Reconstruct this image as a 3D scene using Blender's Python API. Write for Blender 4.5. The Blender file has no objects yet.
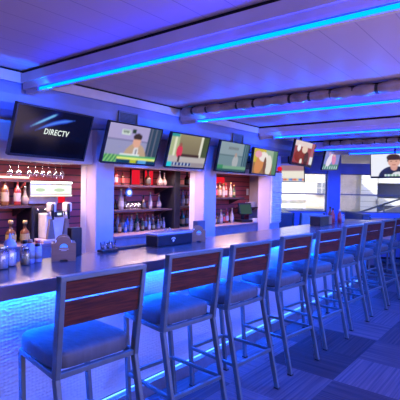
import bpy, bmesh, math, random
from mathutils import Vector, Matrix
R = math.radians
S = bpy.context.scene
COL = S.collection
rnd = random.Random(7)

# ------------------------------------------------------------------ materials
M = {}
def nt(name):
    m = bpy.data.materials.new(name); m.use_nodes = True
    t = m.node_tree; t.nodes.clear()
    out = t.nodes.new('ShaderNodeOutputMaterial')
    M[name] = m
    return m, t, out
def N(t, kind, **kw):
    n = t.nodes.new(kind)
    for k, v in kw.items():
        if hasattr(n, k) and not isinstance(v, dict): setattr(n, k, v)
    return n
def pbr(name, col, rough=.5, metal=0, col2=None, nscale=12, bump=0, bscale=60, spec=.5, stretch=(1, 1, 1), coat=0):
    m, t, out = nt(name)
    b = N(t, 'ShaderNodeBsdfPrincipled'); t.links.new(b.outputs[0], out.inputs[0])
    b.inputs['Base Color'].default_value = (*col, 1)
    b.inputs['Roughness'].default_value = rough
    b.inputs['Metallic'].default_value = metal
    b.inputs['Specular IOR Level'].default_value = spec
    b.inputs['Coat Weight'].default_value = coat
    tc = N(t, 'ShaderNodeTexCoord'); mp = N(t, 'ShaderNodeMapping')
    mp.inputs['Scale'].default_value = stretch
    t.links.new(tc.outputs['Object'], mp.inputs[0])
    if col2 is None: col2 = tuple(c * .82 for c in col)
    n = N(t, 'ShaderNodeTexNoise'); n.inputs['Scale'].default_value = nscale
    n.inputs['Detail'].default_value = 4
    t.links.new(mp.outputs[0], n.inputs['Vector'])
    r = N(t, 'ShaderNodeValToRGB')
    r.color_ramp.elements[0].position = .35; r.color_ramp.elements[1].position = .65
    r.color_ramp.elements[0].color = (*col, 1); r.color_ramp.elements[1].color = (*col2, 1)
    t.links.new(n.outputs['Fac'], r.inputs[0]); t.links.new(r.outputs[0], b.inputs['Base Color'])
    if bump:
        n2 = N(t, 'ShaderNodeTexNoise'); n2.inputs['Scale'].default_value = bscale
        t.links.new(mp.outputs[0], n2.inputs['Vector'])
        bp = N(t, 'ShaderNodeBump'); bp.inputs['Strength'].default_value = bump; bp.inputs['Distance'].default_value = .01
        t.links.new(n2.outputs['Fac'], bp.inputs['Height']); t.links.new(bp.outputs[0], b.inputs['Normal'])
    return m
def emis(name, col, k):
    m, t, out = nt(name)
    e = N(t, 'ShaderNodeEmission'); e.inputs[0].default_value = (*col, 1); e.inputs[1].default_value = k
    t.links.new(e.outputs[0], out.inputs[0]); return m
def glassy(name, col, gl=.12, rough=.03):
    m, t, out = nt(name)
    a = N(t, 'ShaderNodeBsdfTransparent'); a.inputs[0].default_value = (*col, 1)
    g = N(t, 'ShaderNodeBsdfGlossy'); g.inputs['Roughness'].default_value = rough
    mx = N(t, 'ShaderNodeMixShader'); mx.inputs[0].default_value = gl
    t.links.new(a.outputs[0], mx.inputs[1]); t.links.new(g.outputs[0], mx.inputs[2]); t.links.new(mx.outputs[0], out.inputs[0])
    return m

pbr('ceiling_paint', (.60, .50, .56), .6, nscale=1.2, col2=(.54, .44, .50))
pbr('beam_paint', (.66, .62, .68), .45, nscale=3)
pbr('soffit_blue', (.24, .30, .62), .45, nscale=3)  # even blue base colour for the duct face
pbr('wall_cream', (.68, .58, .62), .6, nscale=4)
pbr('column_paint', (.58, .47, .53), .45, nscale=2, bump=.1, bscale=20)
pbr('gap_shade', (.006, .006, .012), .9)  # near-black, stands in for the shade in the gaps at the ceiling
pbr('roll_vinyl', (.42, .33, .34), .35, nscale=9, col2=(.22, .16, .17), bump=.5, bscale=14)
pbr('steel_frame', (.075, .105, .12), .42, .2, nscale=20)
pbr('slat_wood', (.095, .018, .009), .7, spec=.15, nscale=6, col2=(.035, .009, .007), stretch=(1.2, 12, 16), bump=.15, bscale=30)
pbr('vinyl', (.075, .078, .088), .5, spec=.3, nscale=8, col2=(.055, .058, .068), bump=.5, bscale=9, stretch=(2.2, 1, .5))
pbr('seam_thread', (.06, .055, .06), .6)
pbr('counter_top', (.115, .075, .08), .22, nscale=3, col2=(.085, .06, .062), stretch=(.3, 2, 1))
pbr('counter_edge', (.17, .135, .15), .5, nscale=3)
pbr('kick_metal', (.30, .30, .33), .3, .7)
pbr('dark_wood', (.055, .022, .022), .5, nscale=5, stretch=(8, 1, 1))
pbr('shelf_board', (.11, .06, .06), .6)
pbr('worktop', (.27, .17, .18), .35)
pbr('bar_laminate', (.30, .21, .24), .45)
pbr('black_plastic', (.012, .012, .018), .3)
pbr('rubber', (.02, .02, .025), .8)
pbr('steel', (.55, .50, .50), .28, .9, nscale=3, stretch=(1, 1, 12))
pbr('splash_steel', (.5, .44, .43), .4, .3)
pbr('chrome', (.8, .8, .82), .12, 1)
pbr('white_plastic', (.75, .70, .66), .35)
pbr('beige_metal', (.26, .19, .15), .4, .2)
pbr('grille_grey', (.16, .2, .32), .5)
pbr('navy_vinyl', (.07, .08, .13), .5)
pbr('grey_fabric', (.42, .40, .40), .6)
pbr('table_white', (.62, .60, .62), .3)
pbr('brown_wood', (.33, .16, .085), .5, nscale=6, stretch=(2, 2, 9))
pbr('logo_cyan', (.05, .60, .85), .5); pbr('logo_pale', (.75, .65, .6), .6)
pbr('paper_white', (.8, .78, .78), .8)
pbr('straw_black', (.02, .02, .02), .4)
pbr('shutter_white', (.80, .74, .80), .45)
pbr('stucco', (.86, .80, .68), .9, nscale=4, bump=.1)
pbr('stucco_tan', (.62, .53, .40), .9, nscale=4)
pbr('concrete', (.6, .58, .55), .9)
pbr('window_grey', (.18, .22, .24), .3)
pbr('car_white', (.85, .85, .88), .25, coat=.6)
pbr('tyre', (.02, .02, .02), .8)
pbr('window_frame', (.16, .17, .22), .45)
pbr('pier_blue', (.16, .24, .72), .6, nscale=3)  # even blue base colour for window wall, band and piers
# bottles
for n, c, rg in (('amber', (.15, .055, .02), .12), ('clear_spirit', (.26, .20, .18), .12), ('dark_green', (.02, .06, .025), .12),
             ('dark_brown', (.05, .018, .01), .12), ('red_spirit', (.25, .02, .02), .15), ('blue_bottle', (.06, .16, .45), .15),
             ('cap_black', (.015, .015, .015), .4), ('cap_gold', (.5, .32, .10), .3), ('cap_red', (.5, .03, .03), .4),
             ('label_cream', (.30, .23, .15), .6), ('label_yellow', (.42, .30, .09), .6), ('label_white', (.32, .28, .26), .6), ('label_red', (.5, .05, .04), .6), ('label_black', (.03, .03, .03), .5),
             ('cherry', (.45, .02, .02), .25), ('ketchup', (.42, .025, .02), .3), ('sauce_brown', (.12, .04, .02), .3), ('pale_blue', (.28, .32, .50), .35), ('sugar', (.45, .40, .40), .8), ('tan_box', (.55, .38, .26), .7)):
    pbr(n, c, rg, coat=.4 if rg < .2 else 0)
glassy('clear_glass', (.93, .95, .97), .18, .04)
glassy('window_glass', (.96, .98, 1), .04, .02)
glassy('jar_glass', (.85, .88, .95), .25, .06)
# lights in things
BLUE = (.006, .12, 1.0)
emis('led_blue', (.0, .021, 1.0), 16)
emis('led_counter', (.0, .085, 1.0), 560)
emis('led_base', (.06, .22, 1.0), 3.5)
emis('white_lit', (.95, 1.0, .88), 3)
emis('panel_lit', (.85, .95, .8), .7)
emis('white_lit_soft', (1.0, .85, .7), .9)
emis('green_lit', (.7, .85, .6), .45)
emis('red_lit', (1.0, .015, .04), .4)
emis('small_display', (.75, .85, 1.0), .6)
emis('teal_display', (.08, .16, .16), .25)
emis('screen_white', (.85, .95, .9), .5)

# hammered white glowing bar front
m, t, out = nt('hammered_panel')
b = N(t, 'ShaderNodeBsdfPrincipled'); b.inputs['Base Color'].default_value = (.38, .42, .46, 1); b.inputs['Roughness'].default_value = .25
tc = N(t, 'ShaderNodeTexCoord'); v = N(t, 'ShaderNodeTexVoronoi'); v.feature = 'SMOOTH_F1'; v.inputs['Scale'].default_value = 42; v.inputs['Randomness'].default_value = .45
mp = N(t, 'ShaderNodeMapping'); mp.inputs['Scale'].default_value = (1, 1, 1.25)
t.links.new(tc.outputs['Object'], mp.inputs[0]); t.links.new(mp.outputs[0], v.inputs['Vector'])
bp = N(t, 'ShaderNodeBump'); bp.inputs['Strength'].default_value = .45; bp.inputs['Distance'].default_value = .012; bp.invert = True
t.links.new(v.outputs['Distance'], bp.inputs['Height']); t.links.new(bp.outputs[0], b.inputs['Normal']); t.links.new(b.outputs[0], out.inputs[0])

# carpet tiles
m, t, out = nt('carpet')
b = N(t, 'ShaderNodeBsdfPrincipled'); b.inputs['Roughness'].default_value = .95; b.inputs['Specular IOR Level'].default_value = .15
tc = N(t, 'ShaderNodeTexCoord'); mp = N(t, 'ShaderNodeMapping'); mp.inputs['Location'].default_value = (-.40, -.08, 0.0)
t.links.new(tc.outputs['Object'], mp.inputs[0])
ck = N(t, 'ShaderNodeTexChecker'); ck.inputs['Scale'].default_value = 1 / .6
sep = N(t, 'ShaderNodeSeparateXYZ'); t.links.new(mp.outputs[0], sep.inputs[0])
cmb = N(t, 'ShaderNodeCombineXYZ'); t.links.new(sep.outputs[0], cmb.inputs[0]); t.links.new(sep.outputs[1], cmb.inputs[1]); cmb.inputs[2].default_value = .1
t.links.new(cmb.outputs[0], ck.inputs['Vector'])
cell = []
for k in (0, 1):
    d = N(t, 'ShaderNodeMath'); d.operation = 'DIVIDE'; d.inputs[1].default_value = .6; t.links.new(sep.outputs[k], d.inputs[0])
    f = N(t, 'ShaderNodeMath'); f.operation = 'FLOOR'; t.links.new(d.outputs[0], f.inputs[0]); cell.append(f)
cc = N(t, 'ShaderNodeCombineXYZ'); t.links.new(cell[0].outputs[0], cc.inputs[0]); t.links.new(cell[1].outputs[0], cc.inputs[1])
wn = N(t, 'ShaderNodeTexWhiteNoise'); t.links.new(cc.outputs[0], wn.inputs['Vector'])
ns = []
for sc in ((1.1, 55, 1), (55, 1.1, 1)):
    q = N(t, 'ShaderNodeMapping'); q.inputs['Scale'].default_value = sc; t.links.new(tc.outputs['Object'], q.inputs[0])
    n = N(t, 'ShaderNodeTexNoise'); n.inputs['Scale'].default_value = 1; n.inputs['Detail'].default_value = 2; t.links.new(q.outputs[0], n.inputs['Vector']); ns.append(n)
mx = N(t, 'ShaderNodeMix'); mx.data_type = 'FLOAT'
t.links.new(ck.outputs['Fac'], mx.inputs[0]); t.links.new(ns[0].outputs['Fac'], mx.inputs[2]); t.links.new(ns[1].outputs['Fac'], mx.inputs[3])
rp = N(t, 'ShaderNodeValToRGB'); rp.color_ramp.elements[0].position = .28; rp.color_ramp.elements[1].position = .78
rp.color_ramp.elements[0].color = (.055, .042, .06, 1); rp.color_ramp.elements[1].color = (.19, .105, .10, 1)
t.links.new(mx.outputs[0], rp.inputs[0])
tone = N(t, 'ShaderNodeMapRange'); tone.inputs[3].default_value = .35; tone.inputs[4].default_value = 1.25; t.links.new(wn.outputs['Value'], tone.inputs[0])
mul = N(t, 'ShaderNodeVectorMath'); mul.operation = 'SCALE'; t.links.new(rp.outputs[0], mul.inputs[0]); t.links.new(tone.outputs[0], mul.inputs['Scale'])
t.links.new(mul.outputs[0], b.inputs['Base Color']); t.links.new(b.outputs[0], out.inputs[0])

# planked materials: stripes along one axis with dark seams
def planks(name, col, seam, axis, period, width, rough=.5, col2=None):
    m, t, out = nt(name)
    b = N(t, 'ShaderNodeBsdfPrincipled'); b.inputs['Roughness'].default_value = rough
    tc = N(t, 'ShaderNodeTexCoord'); sp = N(t, 'ShaderNodeSeparateXYZ'); t.links.new(tc.outputs['Object'], sp.inputs[0])
    mo = N(t, 'ShaderNodeMath'); mo.operation = 'PINGPONG'; mo.inputs[1].default_value = period / 2; t.links.new(sp.outputs[axis], mo.inputs[0])
    lt = N(t, 'ShaderNodeMath'); lt.operation = 'LESS_THAN'; lt.inputs[1].default_value = width; t.links.new(mo.outputs[0], lt.inputs[0])
    n = N(t, 'ShaderNodeTexNoise'); n.inputs['Scale'].default_value = 2; t.links.new(tc.outputs['Object'], n.inputs['Vector'])
    r = N(t, 'ShaderNodeValToRGB'); r.color_ramp.elements[0].color = (*col, 1); r.color_ramp.elements[1].color = (*(col2 or tuple(c * .85 for c in col)), 1)
    t.links.new(n.outputs['Fac'], r.inputs[0])
    mx = N(t, 'ShaderNodeMix'); mx.data_type = 'RGBA'; t.links.new(lt.outputs[0], mx.inputs[0]); t.links.new(r.outputs[0], mx.inputs[6]); mx.inputs[7].default_value = (*seam, 1)
    t.links.new(mx.outputs[2], b.inputs['Base Color'])
    bp = N(t, 'ShaderNodeBump'); bp.inputs['Strength'].default_value = .6; bp.inputs['Distance'].default_value = .01
    t.links.new(mo.outputs[0], bp.inputs['Height'])
    t.links.new(b.outputs[0], out.inputs[0])
planks('ceiling_boards', (.60, .50, .56), (.36, .28, .36), 1, .2, .003, .55, (.52, .42, .49))
planks('red_siding', (.42, .06, .055), (.07, .014, .014), 2, .075, .007, .5, (.30, .045, .045))
planks('garage_siding', (.72, .70, .68), (.4, .4, .4), 2, .22, .012, .8)

# screen picture material: reads the colour grid of the screen mesh
def screen_mat(k=1.0):
    m, t, out = nt('screen_picture%g' % k)
    a = N(t, 'ShaderNodeVertexColor'); a.layer_name = 'picture'
    e = N(t, 'ShaderNodeEmission'); e.inputs[1].default_value = k
    g = N(t, 'ShaderNodeBsdfGlossy'); g.inputs['Roughness'].default_value = .12; g.inputs[0].default_value = (.04, .04, .04, 1)
    ad = N(t, 'ShaderNodeAddShader'); t.links.new(a.outputs[0], e.inputs[0]); t.links.new(e.outputs[0], ad.inputs[0]); t.links.new(g.outputs[0], ad.inputs[1])
    t.links.new(ad.outputs[0], out.inputs[0]); return m
SCR = screen_mat(.5)

# ------------------------------------------------------------------ geometry
class MB:
    def __init__(s): s.bm = bmesh.new(); s.mats = []
    def mi(s, mat):
        if mat not in s.mats: s.mats.append(mat)
        return s.mats.index(mat)
    def _fin(s, verts, mat, mtx=None):
        if mtx is not None: bmesh.ops.transform(s.bm, matrix=mtx, verts=verts)
        i = s.mi(mat)
        for f in {f for v in verts for f in v.link_faces}: f.material_index = i
    def box(s, c, d, mat, bevel=0, rot=None, seg=2):
        r = bmesh.ops.create_cube(s.bm, size=1); vs = r['verts']
        bmesh.ops.scale(s.bm, vec=d, verts=vs)
        if bevel:
            es = list({e for v in vs for e in v.link_edges})
            g = bmesh.ops.bevel(s.bm, geom=es, offset=bevel, segments=seg, affect='EDGES', profile=.5)
            vs = list({v for f in g['faces'] for v in f.verts} | {v for v in vs if v.is_valid})
            vs = s._island(vs)
        m = Matrix.Translation(c)
        if rot is not None: m = m @ rot
        s._fin(vs, mat, m); return s
    def _island(s, vs):
        seen = set(vs); st = list(vs)
        while st:
            v = st.pop()
            for e in v.link_edges:
                o = e.other_vert(v)
                if o not in seen: seen.add(o); st.append(o)
        return list(seen)
    def span(s, a, b, mat, bevel=0):
        c = [(a[i] + b[i]) / 2 for i in range(3)]; d = [abs(b[i] - a[i]) for i in range(3)]
        return s.box(c, d, mat, bevel)
    def bar(s, p0, p1, w, d, mat, side=(1, 0, 0), bevel=.003):
        """rectangular tube; w measured along side"""
        p0 = Vector(p0); p1 = Vector(p1); z = (p1 - p0); L = z.length; z.normalize()
        x = Vector(side); x = (x - z * x.dot(z)).normalized(); y = z.cross(x)
        m = Matrix((x, y, z)).transposed()
        return s.box((p0 + p1) / 2, (w, d, L), mat, bevel, m.to_4x4(), 1)
    def tube(s, pts, r, mat, n=10):
        pts = [Vector(p) for p in pts]; rings = []
        for i, p in enumerate(pts):
            t = (pts[min(i + 1, len(pts) - 1)] - pts[max(i - 1, 0)]).normalized()
            a = Vector((0, 0, 1)) if abs(t.z) < .9 else Vector((1, 0, 0))
            x = t.cross(a).normalized(); y = t.cross(x)
            rr = r[i] if isinstance(r, (list, tuple)) else r
            rings.append([s.bm.verts.new(p + x * math.cos(2 * math.pi * k / n) * rr + y * math.sin(2 * math.pi * k / n) * rr) for k in range(n)])
        for a, b in zip(rings, rings[1:]):
            for k in range(n): s.bm.faces.new((a[k], a[(k + 1) % n], b[(k + 1) % n], b[k]))
        s.bm.faces.new(rings[0]); s.bm.faces.new(rings[-1][::-1])
        s._fin([v for q in rings for v in q], mat); return s
    def lathe(s, prof, mat, c=(0, 0, 0), n=16, cap=True):
        """prof: list of (r, z) or (r, z, mat) — a mat starts a new zone above that ring"""
        rings = []; zone = []
        cur = mat
        for p in prof:
            if len(p) > 2: cur = p[2]
            rings.append([s.bm.verts.new((c[0] + p[0] * math.cos(2 * math.pi * k / n), c[1] + p[0] * math.sin(2 * math.pi * k / n), c[2] + p[1])) for k in range(n)])
            zone.append(cur)
        for i in range(len(rings) - 1):
            a, b = rings[i], rings[i + 1]
            for k in range(n):
                f = s.bm.faces.new((a[k], a[(k + 1) % n], b[(k + 1) % n], b[k])); f.material_index = s.mi(zone[i]); f.smooth = True
        if cap:
            f = s.bm.faces.new(rings[0][::-1]); f.material_index = s.mi(zone[0])
            f = s.bm.faces.new(rings[-1]); f.material_index = s.mi(zone[-1])
        return s
    def prism(s, poly, y0, y1, mat, axis='y'):
        """poly in the two other axes; extruded along axis"""
        def P(a, b, c):
            return {'y': (a, c, b), 'x': (c, a, b), 'z': (a, b, c)}[axis]
        A = [s.bm.verts.new(P(a, b, y0)) for a, b in poly]; B = [s.bm.verts.new(P(a, b, y1)) for a, b in poly]
        n = len(poly); s.bm.faces.new(A); s.bm.faces.new(B[::-1])
        for k in range(n): s.bm.faces.new((A[k], B[k], B[(k + 1) % n], A[(k + 1) % n]))
        s._fin(A + B, mat); return s
    def ball(s, c, r, mat, sc=(1, 1, 1), seg=12):
        q = bmesh.ops.create_uvsphere(s.bm, u_segments=seg, v_segments=max(6, seg // 2), radius=r)
        m = Matrix.Translation(c) @ Matrix.Diagonal((*sc, 1))
        s._fin(q['verts'], mat, m)
        for f in {f for v in q['verts'] for f in v.link_faces}: f.smooth = True
        return s
    def build(s, name, parent=None, smooth=False, loc=None):
        bmesh.ops.recalc_face_normals(s.bm, faces=s.bm.faces[:])
        me = bpy.data.meshes.new(name); s.bm.to_mesh(me); s.bm.free()
        for k in s.mats: me.materials.append(M[k])
        if smooth:
            for p in me.polygons: p.use_smooth = True
        o = bpy.data.objects.new(name, me); COL.objects.link(o)
        if parent: o.parent = parent
        if loc is not None: o.location = loc
        return o
def tag(o, label=None, cat=None, group=None, kind=None):
    if label: o['label'] = label
    if cat: o['category'] = cat
    if group: o['group'] = group
    if kind: o['kind'] = kind
    return o
def empty(name, loc=(0, 0, 0), rz=0, **k):
    o = bpy.data.objects.new(name, None); COL.objects.link(o); o.location = loc; o.rotation_euler = (0, 0, rz)
    o.empty_display_size = .1
    return tag(o, **k)
def struct(mb, name, parent=None):
    o = mb.build(name, parent)
    if parent is None: o['kind'] = 'structure'
    return o
def copy_tree(o, parent=None):
    c = o.copy(); COL.objects.link(c); c.parent = parent
    for ch in [x for x in COL.objects if x.parent == o]: copy_tree(ch, c)
    return c
def text_mesh(txt, size, mat, parent, name, bold=0.0, shear=0.0, depth=.0008):
    cu = bpy.data.curves.new(name, 'FONT'); cu.body = txt; cu.size = size; cu.align_x = 'CENTER'; cu.align_y = 'CENTER'
    cu.space_character = 1.12; cu.offset = bold; cu.shear = shear; cu.extrude = depth; cu.resolution_u = 3
    tmp = bpy.data.objects.new('tmp', cu); COL.objects.link(tmp)
    dg = bpy.context.evaluated_depsgraph_get(); dg.update()
    me = bpy.data.meshes.new_from_object(tmp.evaluated_get(dg)); me.name = name
    bpy.data.objects.remove(tmp)
    me.materials.clear(); me.materials.append(M[mat])
    o = bpy.data.objects.new(name, me); COL.objects.link(o); o.parent = parent
    return o

# ------------------------------------------------------------------ room shell
CZ = 2.43
struct(MB().span((-3, -4, -.1), (17, 6.2, 0), 'carpet'), 'floor')
struct(MB().span((-3, -4, CZ), (17, 6.2, CZ + .1), 'ceiling_boards'), 'ceiling')
struct(MB().span((-3, 4.0, 0), (6.42, 4.12, CZ), 'red_siding'), 'wall_back')
struct(MB().span((-3.12, -4, 0), (-3, 4.12, CZ), 'wall_cream'), 'wall_left')
struct(MB().span((-3, -4.12, 0), (16.5, -4, CZ), 'wall_cream'), 'wall_near')
struct(MB().span((6.42, 3.58, 0), (6.54, 6.1, CZ), 'wall_cream'), 'wall_side')
struct(MB().span((6.54, 6.1, 0), (8.1, 6.2, CZ), 'wall_cream'), 'wall_rear')
# soffit: crown band, rounded duct face, recessed lintel
sof = MB()
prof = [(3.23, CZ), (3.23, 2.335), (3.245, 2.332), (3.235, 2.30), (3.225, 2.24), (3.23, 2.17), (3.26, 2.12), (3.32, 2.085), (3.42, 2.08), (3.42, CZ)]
sof.prism(prof, -3, 6.52, 'soffit_blue', 'x'); sof.span((-3, 3.219, 2.335), (6.52, 3.232, 2.418), 'beam_paint')
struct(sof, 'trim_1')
struct(MB().span((-3, 3.42, 1.745), (6.42, 3.60, CZ), 'wall_cream'), 'wall_lintel')
struct(MB().span((-3, 3.405, 1.745), (6.42, 3.42, 1.83), 'beam_paint'), 'trim_2')
struct(MB().span((-3, 3.218, 2.415), (6.5, 3.23, CZ), 'gap_shade'), 'trim_3')  # shade of the soffit gap put in as a dark strip
# piers between the openings of the back bar
for i, (a, b) in enumerate(((2.614, 2.836), (4.30, 4.557))):
    p = MB().span((a, 3.35, 0), (b, 3.57, 2.08), 'column_paint', .006)
    p.span((a - .004, 3.50, 0), (a + .02, 3.585, 1.745), 'beam_paint')
    struct(p, 'trim_%d' % (4 + i))
p = MB().span((5.99, 3.35, 0), (6.32, 3.57, 2.08), 'column_paint', .006)
struct(p, 'trim_6')
# louvred white panel on the last pier
lv = MB().span((6.0, 3.325, 1.0), (6.31, 3.352, 1.80), 'shutter_white')
for k in range(20): lv.box((6.155, 3.315, 1.03 + k * .039), (.29, .022, .006), 'shutter_white', 0, Matrix.Rotation(R(35), 4, 'X'))
tag(lv.build('louvre_panel'), 'white louvred shutter panel on the last pier of the back bar', 'shutter')

# ------------------------------------------------------------------ ceiling beams and light strips
beams = [(1.80, False), (3.68, True), (5.40, False), (7.52, True), (8.52, False)]
bn = 7
words = ['nearest', 'second nearest', 'third nearest', 'fourth nearest', 'farthest']
for i, (x, roll) in enumerate(beams):
    y1 = 3.215 if x < 6.5 else 6.05
    if x > 8: y1 = 5.2
    bmn = MB()
    bmn.span((x + .012, -4, 2.256), (x + .034, y1, CZ), 'beam_paint')
    bmn.span((x - .012, -4, 2.285), (x + .012, y1, 2.335), 'beam_paint')      # mouldings
    bmn.span((x - .03, -4, 2.335), (x + .012, y1, 2.405), 'beam_paint')
    bmn.span((x - .012, -4, 2.405), (x + .012, y1, CZ), 'gap_shade')
    struct(bmn, 'trim_%d' % bn); bn += 1
    ye = min(y1 - .26, 3.9) if x < 7 else (4.2 if x < 8 else 3.0)
    root = empty('led_strip_light', (x, ye, 2.265), label='blue lit strip under the edge of the %s ceiling beam' % words[i], cat='light', group='blue strip lights on the ceiling beams')
    MB().span((-.006, -ye - 3.9, -.012), (.014, 0, .014), 'white_plastic').build('channel', root)
    MB().span((-.022, -ye - 3.9, -.0075), (-.007, 0, .0065), 'led_blue').build('light_tube', root)
    MB().span((-.03, 0.002, -.02), (.012, .03, .02), 'chrome').build('end_cap', root)
for x, w in ((3.68, 'second'), (7.52, 'fourth')):
    root = empty('rolled_curtain', (x - .085, 0, 2.365), label='rolled clear vinyl curtain tied up along the %s ceiling beam' % w, cat='curtain')
    pts = []; rad = []
    rr = random.Random(int(x)); n = 110
    for k in range(n + 1):
        y = -3.9 + 7.0 * k / n
        pts.append((rr.uniform(-.004, .004), y, rr.uniform(-.004, .004))); rad.append(.05 - .013 * (k % 3 == 0) + rr.uniform(-.003, .003))
    MB().tube(pts, rad, 'roll_vinyl', 10).build('curtain_roll', root, True)
    for k in range(0, n, 3):
        y = -3.9 + 7.0 * k / n
        MB().tube([(0, y - .012, 0), (0, y + .012, 0)], .0388, 'rubber', 10).build('tie_strap', root)

# air vents in the soffit
for x, w in ((2.885, 'nearest the large dark screen'), (4.84, 'farther along, above a football screen'),):
    root = empty('air_vent', (x, 3.222, 2.20), label='blue-grey square air vent in the soffit, ' + w, cat='vent', group='soffit vents')
    MB().span((-.12, -.008, -.065), (.12, .006, .065), 'grille_grey').build('backing', root)
    f = MB()
    for sx in (-1, 1): f.box((sx * .118, -.012, 0), (.012, .014, .14), 'grille_grey')
    for sz in (-1, 1): f.box((0, -.012, sz * .064), (.236, .014, .012), 'grille_grey')
    f.build('frame', root)
    s_ = MB()
    for k in range(9): s_.box((0, -.011, -.05 + k * .0125), (.224, .012, .002), 'steel_frame', 0, Matrix.Rotation(R(35), 4, 'X'))
    s_.build('slats', root)

# ------------------------------------------------------------------ window wall (runs obliquely across the end of the room)
WA = Vector((9.0, 4.75, 0)); wd = Vector((.6218, -.7832, 0)).normalized()
ang = math.atan2(wd.y, wd.x)
WM = Matrix.Translation(WA) @ Matrix.Rotation(ang, 4, 'Z')       # local x runs to the right along the wall, local y points outdoors
def wstruct(mb, name, parent=None):
    o = struct(mb, name, parent)
    if parent is None: o.matrix_world = WM
    return o
L0, L1 = -1.6, 11.3
wstruct(MB().span((L0, 0, 0), (L1, .14, 1.02), 'pier_blue'), 'wall_window_low')
wstruct(MB().span((L0, 0, 1.92), (L1, .14, 2.16), 'pier_blue'), 'wall_window_band')
wstruct(MB().span((L0, 0, 2.40), (L1, .14, 2.5), 'pier_blue'), 'wall_window_head')
px0 = [(-1.6, -.0), (1.07, 1.38), (5.4, 5.6)]
wstruct(MB().span((-1.6, -.02, 1.0), (-.0, .16, 2.43), 'pier_blue'), 'trim_20')
wstruct(MB().span((1.07, -.06, 0), (1.36, .2, 2.43), 'pier_blue', .005), 'trim_21')
wstruct(MB().span((5.4, -.06, 0), (5.7, .2, 2.43), 'pier_blue', .005), 'trim_22')
wstruct(MB().span((0, -.02, 2.16), (1.07, .16, 2.42), 'pier_blue'), 'trim_23')
wn_ = 0
for a, b, divs, top in ((0, 1.07, [], 0), (1.36, 5.4, [], 1), (5.7, 11.3, [7, 8.4, 9.8], 1)):
    wn_ += 1
    f = MB(); f.span((a, .03, 1.015), (b, .09, 1.045), 'window_frame'); f.span((a, .03, 1.90), (b, .09, 1.925), 'window_frame')
    f.span((a, .03, 1.425), (b, .09, 1.455), 'window_frame')
    for x in [a + .012, b - .012] + divs: f.span((x - .012, .03, 1.02), (x + .012, .09, 1.92), 'window_frame')
    if top:
        for x in [a + .012, b - .012] + divs: f.span((x - .012, .03, 2.16), (x + .012, .09, 2.40), 'window_frame')
    o = wstruct(f, 'window_%d' % wn_)
    g = MB().span((a, .057, 1.03), (b, .063, 1.91), 'window_glass')
    if top: g.span((a, .057, 2.16), (b, .063, 2.4), 'window_glass')
    g.build('window_pane', o)

# ------------------------------------------------------------------ outdoors seen through the windows
def wthing(name, loc, **k):
    o = empty(name, **k); o.matrix_world = WM @ Matrix.Translation(loc); return o
struct(MB().span((-12, 0.2, -.3), (22, 16, -.12), 'concrete'), 'floor_outdoors').matrix_world = WM
B = wthing('neighbouring_building', (0, 7, 0), label='pale stucco building with a small window across the street', cat='building')
MB().span((-8, 0, -.12), (2.27, 3, 5.5), 'stucco').build('wall', B)
MB().span((2.27, -.35, -.12), (4.33, 3, 5.5), 'stucco_tan').build('wing', B)
wi = MB().span((2.62, -.40, 1.38), (3.0, -.34, 1.80), 'window_grey').build('window', B)
c_ = MB()
for z in (1.37, 1.60, 1.81): c_.span((2.60, -.43, z - .015), (3.02, -.36, z + .015), 'concrete')
for x in (2.61, 2.81, 3.01): c_.span((x - .015, -.43, 1.37), (x + .015, -.36, 1.81), 'concrete')
c_.build('window_bars', wi)
MB().span((-8, -.12, 1.12), (2.27, 0, 1.2), 'concrete').build('ledge', B)
B2 = wthing('annex_building', (0, 7, 0), label='grey-white building with open parking levels behind the hanging screen', cat='building')
MB().span((4.34, .3, -.12), (5.24, 3, 5.5), 'garage_siding').build('wall', B2)
g = MB()
for z in (-.1, .95, 1.85, 2.75, 3.65): g.span((5.25, .2, z), (14, 2.6, z + .28), 'concrete')
g.build('parking_deck', B2)
MB().span((5.25, 2.65, -.1), (14, 3, 5), 'window_grey').build('shade_wall', B2)
for x in (7.4, 9.6, 11.8): MB().span((x, .3, -.1), (x + .35, .65, 4.2), 'concrete').build('pillar', B2)
RP = wthing('ramp_railing', (3.2, 4.2, 0), label='grey sloping handrail outside the window right of the blue pier', cat='railing')
MB().tube([(0, 0, .75), (2.0, 0, 1.45)], .03, 'window_grey').build('handrail', RP)
for k in range(3): MB().tube([(.15 + k * .85, 0, -.1), (.15 + k * .85, 0, .8 + k * .3)], .025, 'window_grey').build('post', RP)
RW = wthing('ramp_wall', (3.2, 4.35, 0), label='low pale sloping ramp wall outside behind the handrail', cat='wall')
MB().prism([(0, -.12), (2.2, -.12), (2.2, 1.25), (0, .5)], 0, .2, 'stucco').build('ramp_slab', RW)
GW = wthing('garden_wall', (-.8, 3.4, -.12), label='low white wall outside the left window', cat='wall')
MB().span((-1, 0, 0), (3.0, .25, 1.0), 'car_white').build('wall_body', GW); MB().span((-1.03, -.04, 1.0), (3.03, .29, 1.06), 'stucco').build('coping', GW)

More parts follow.
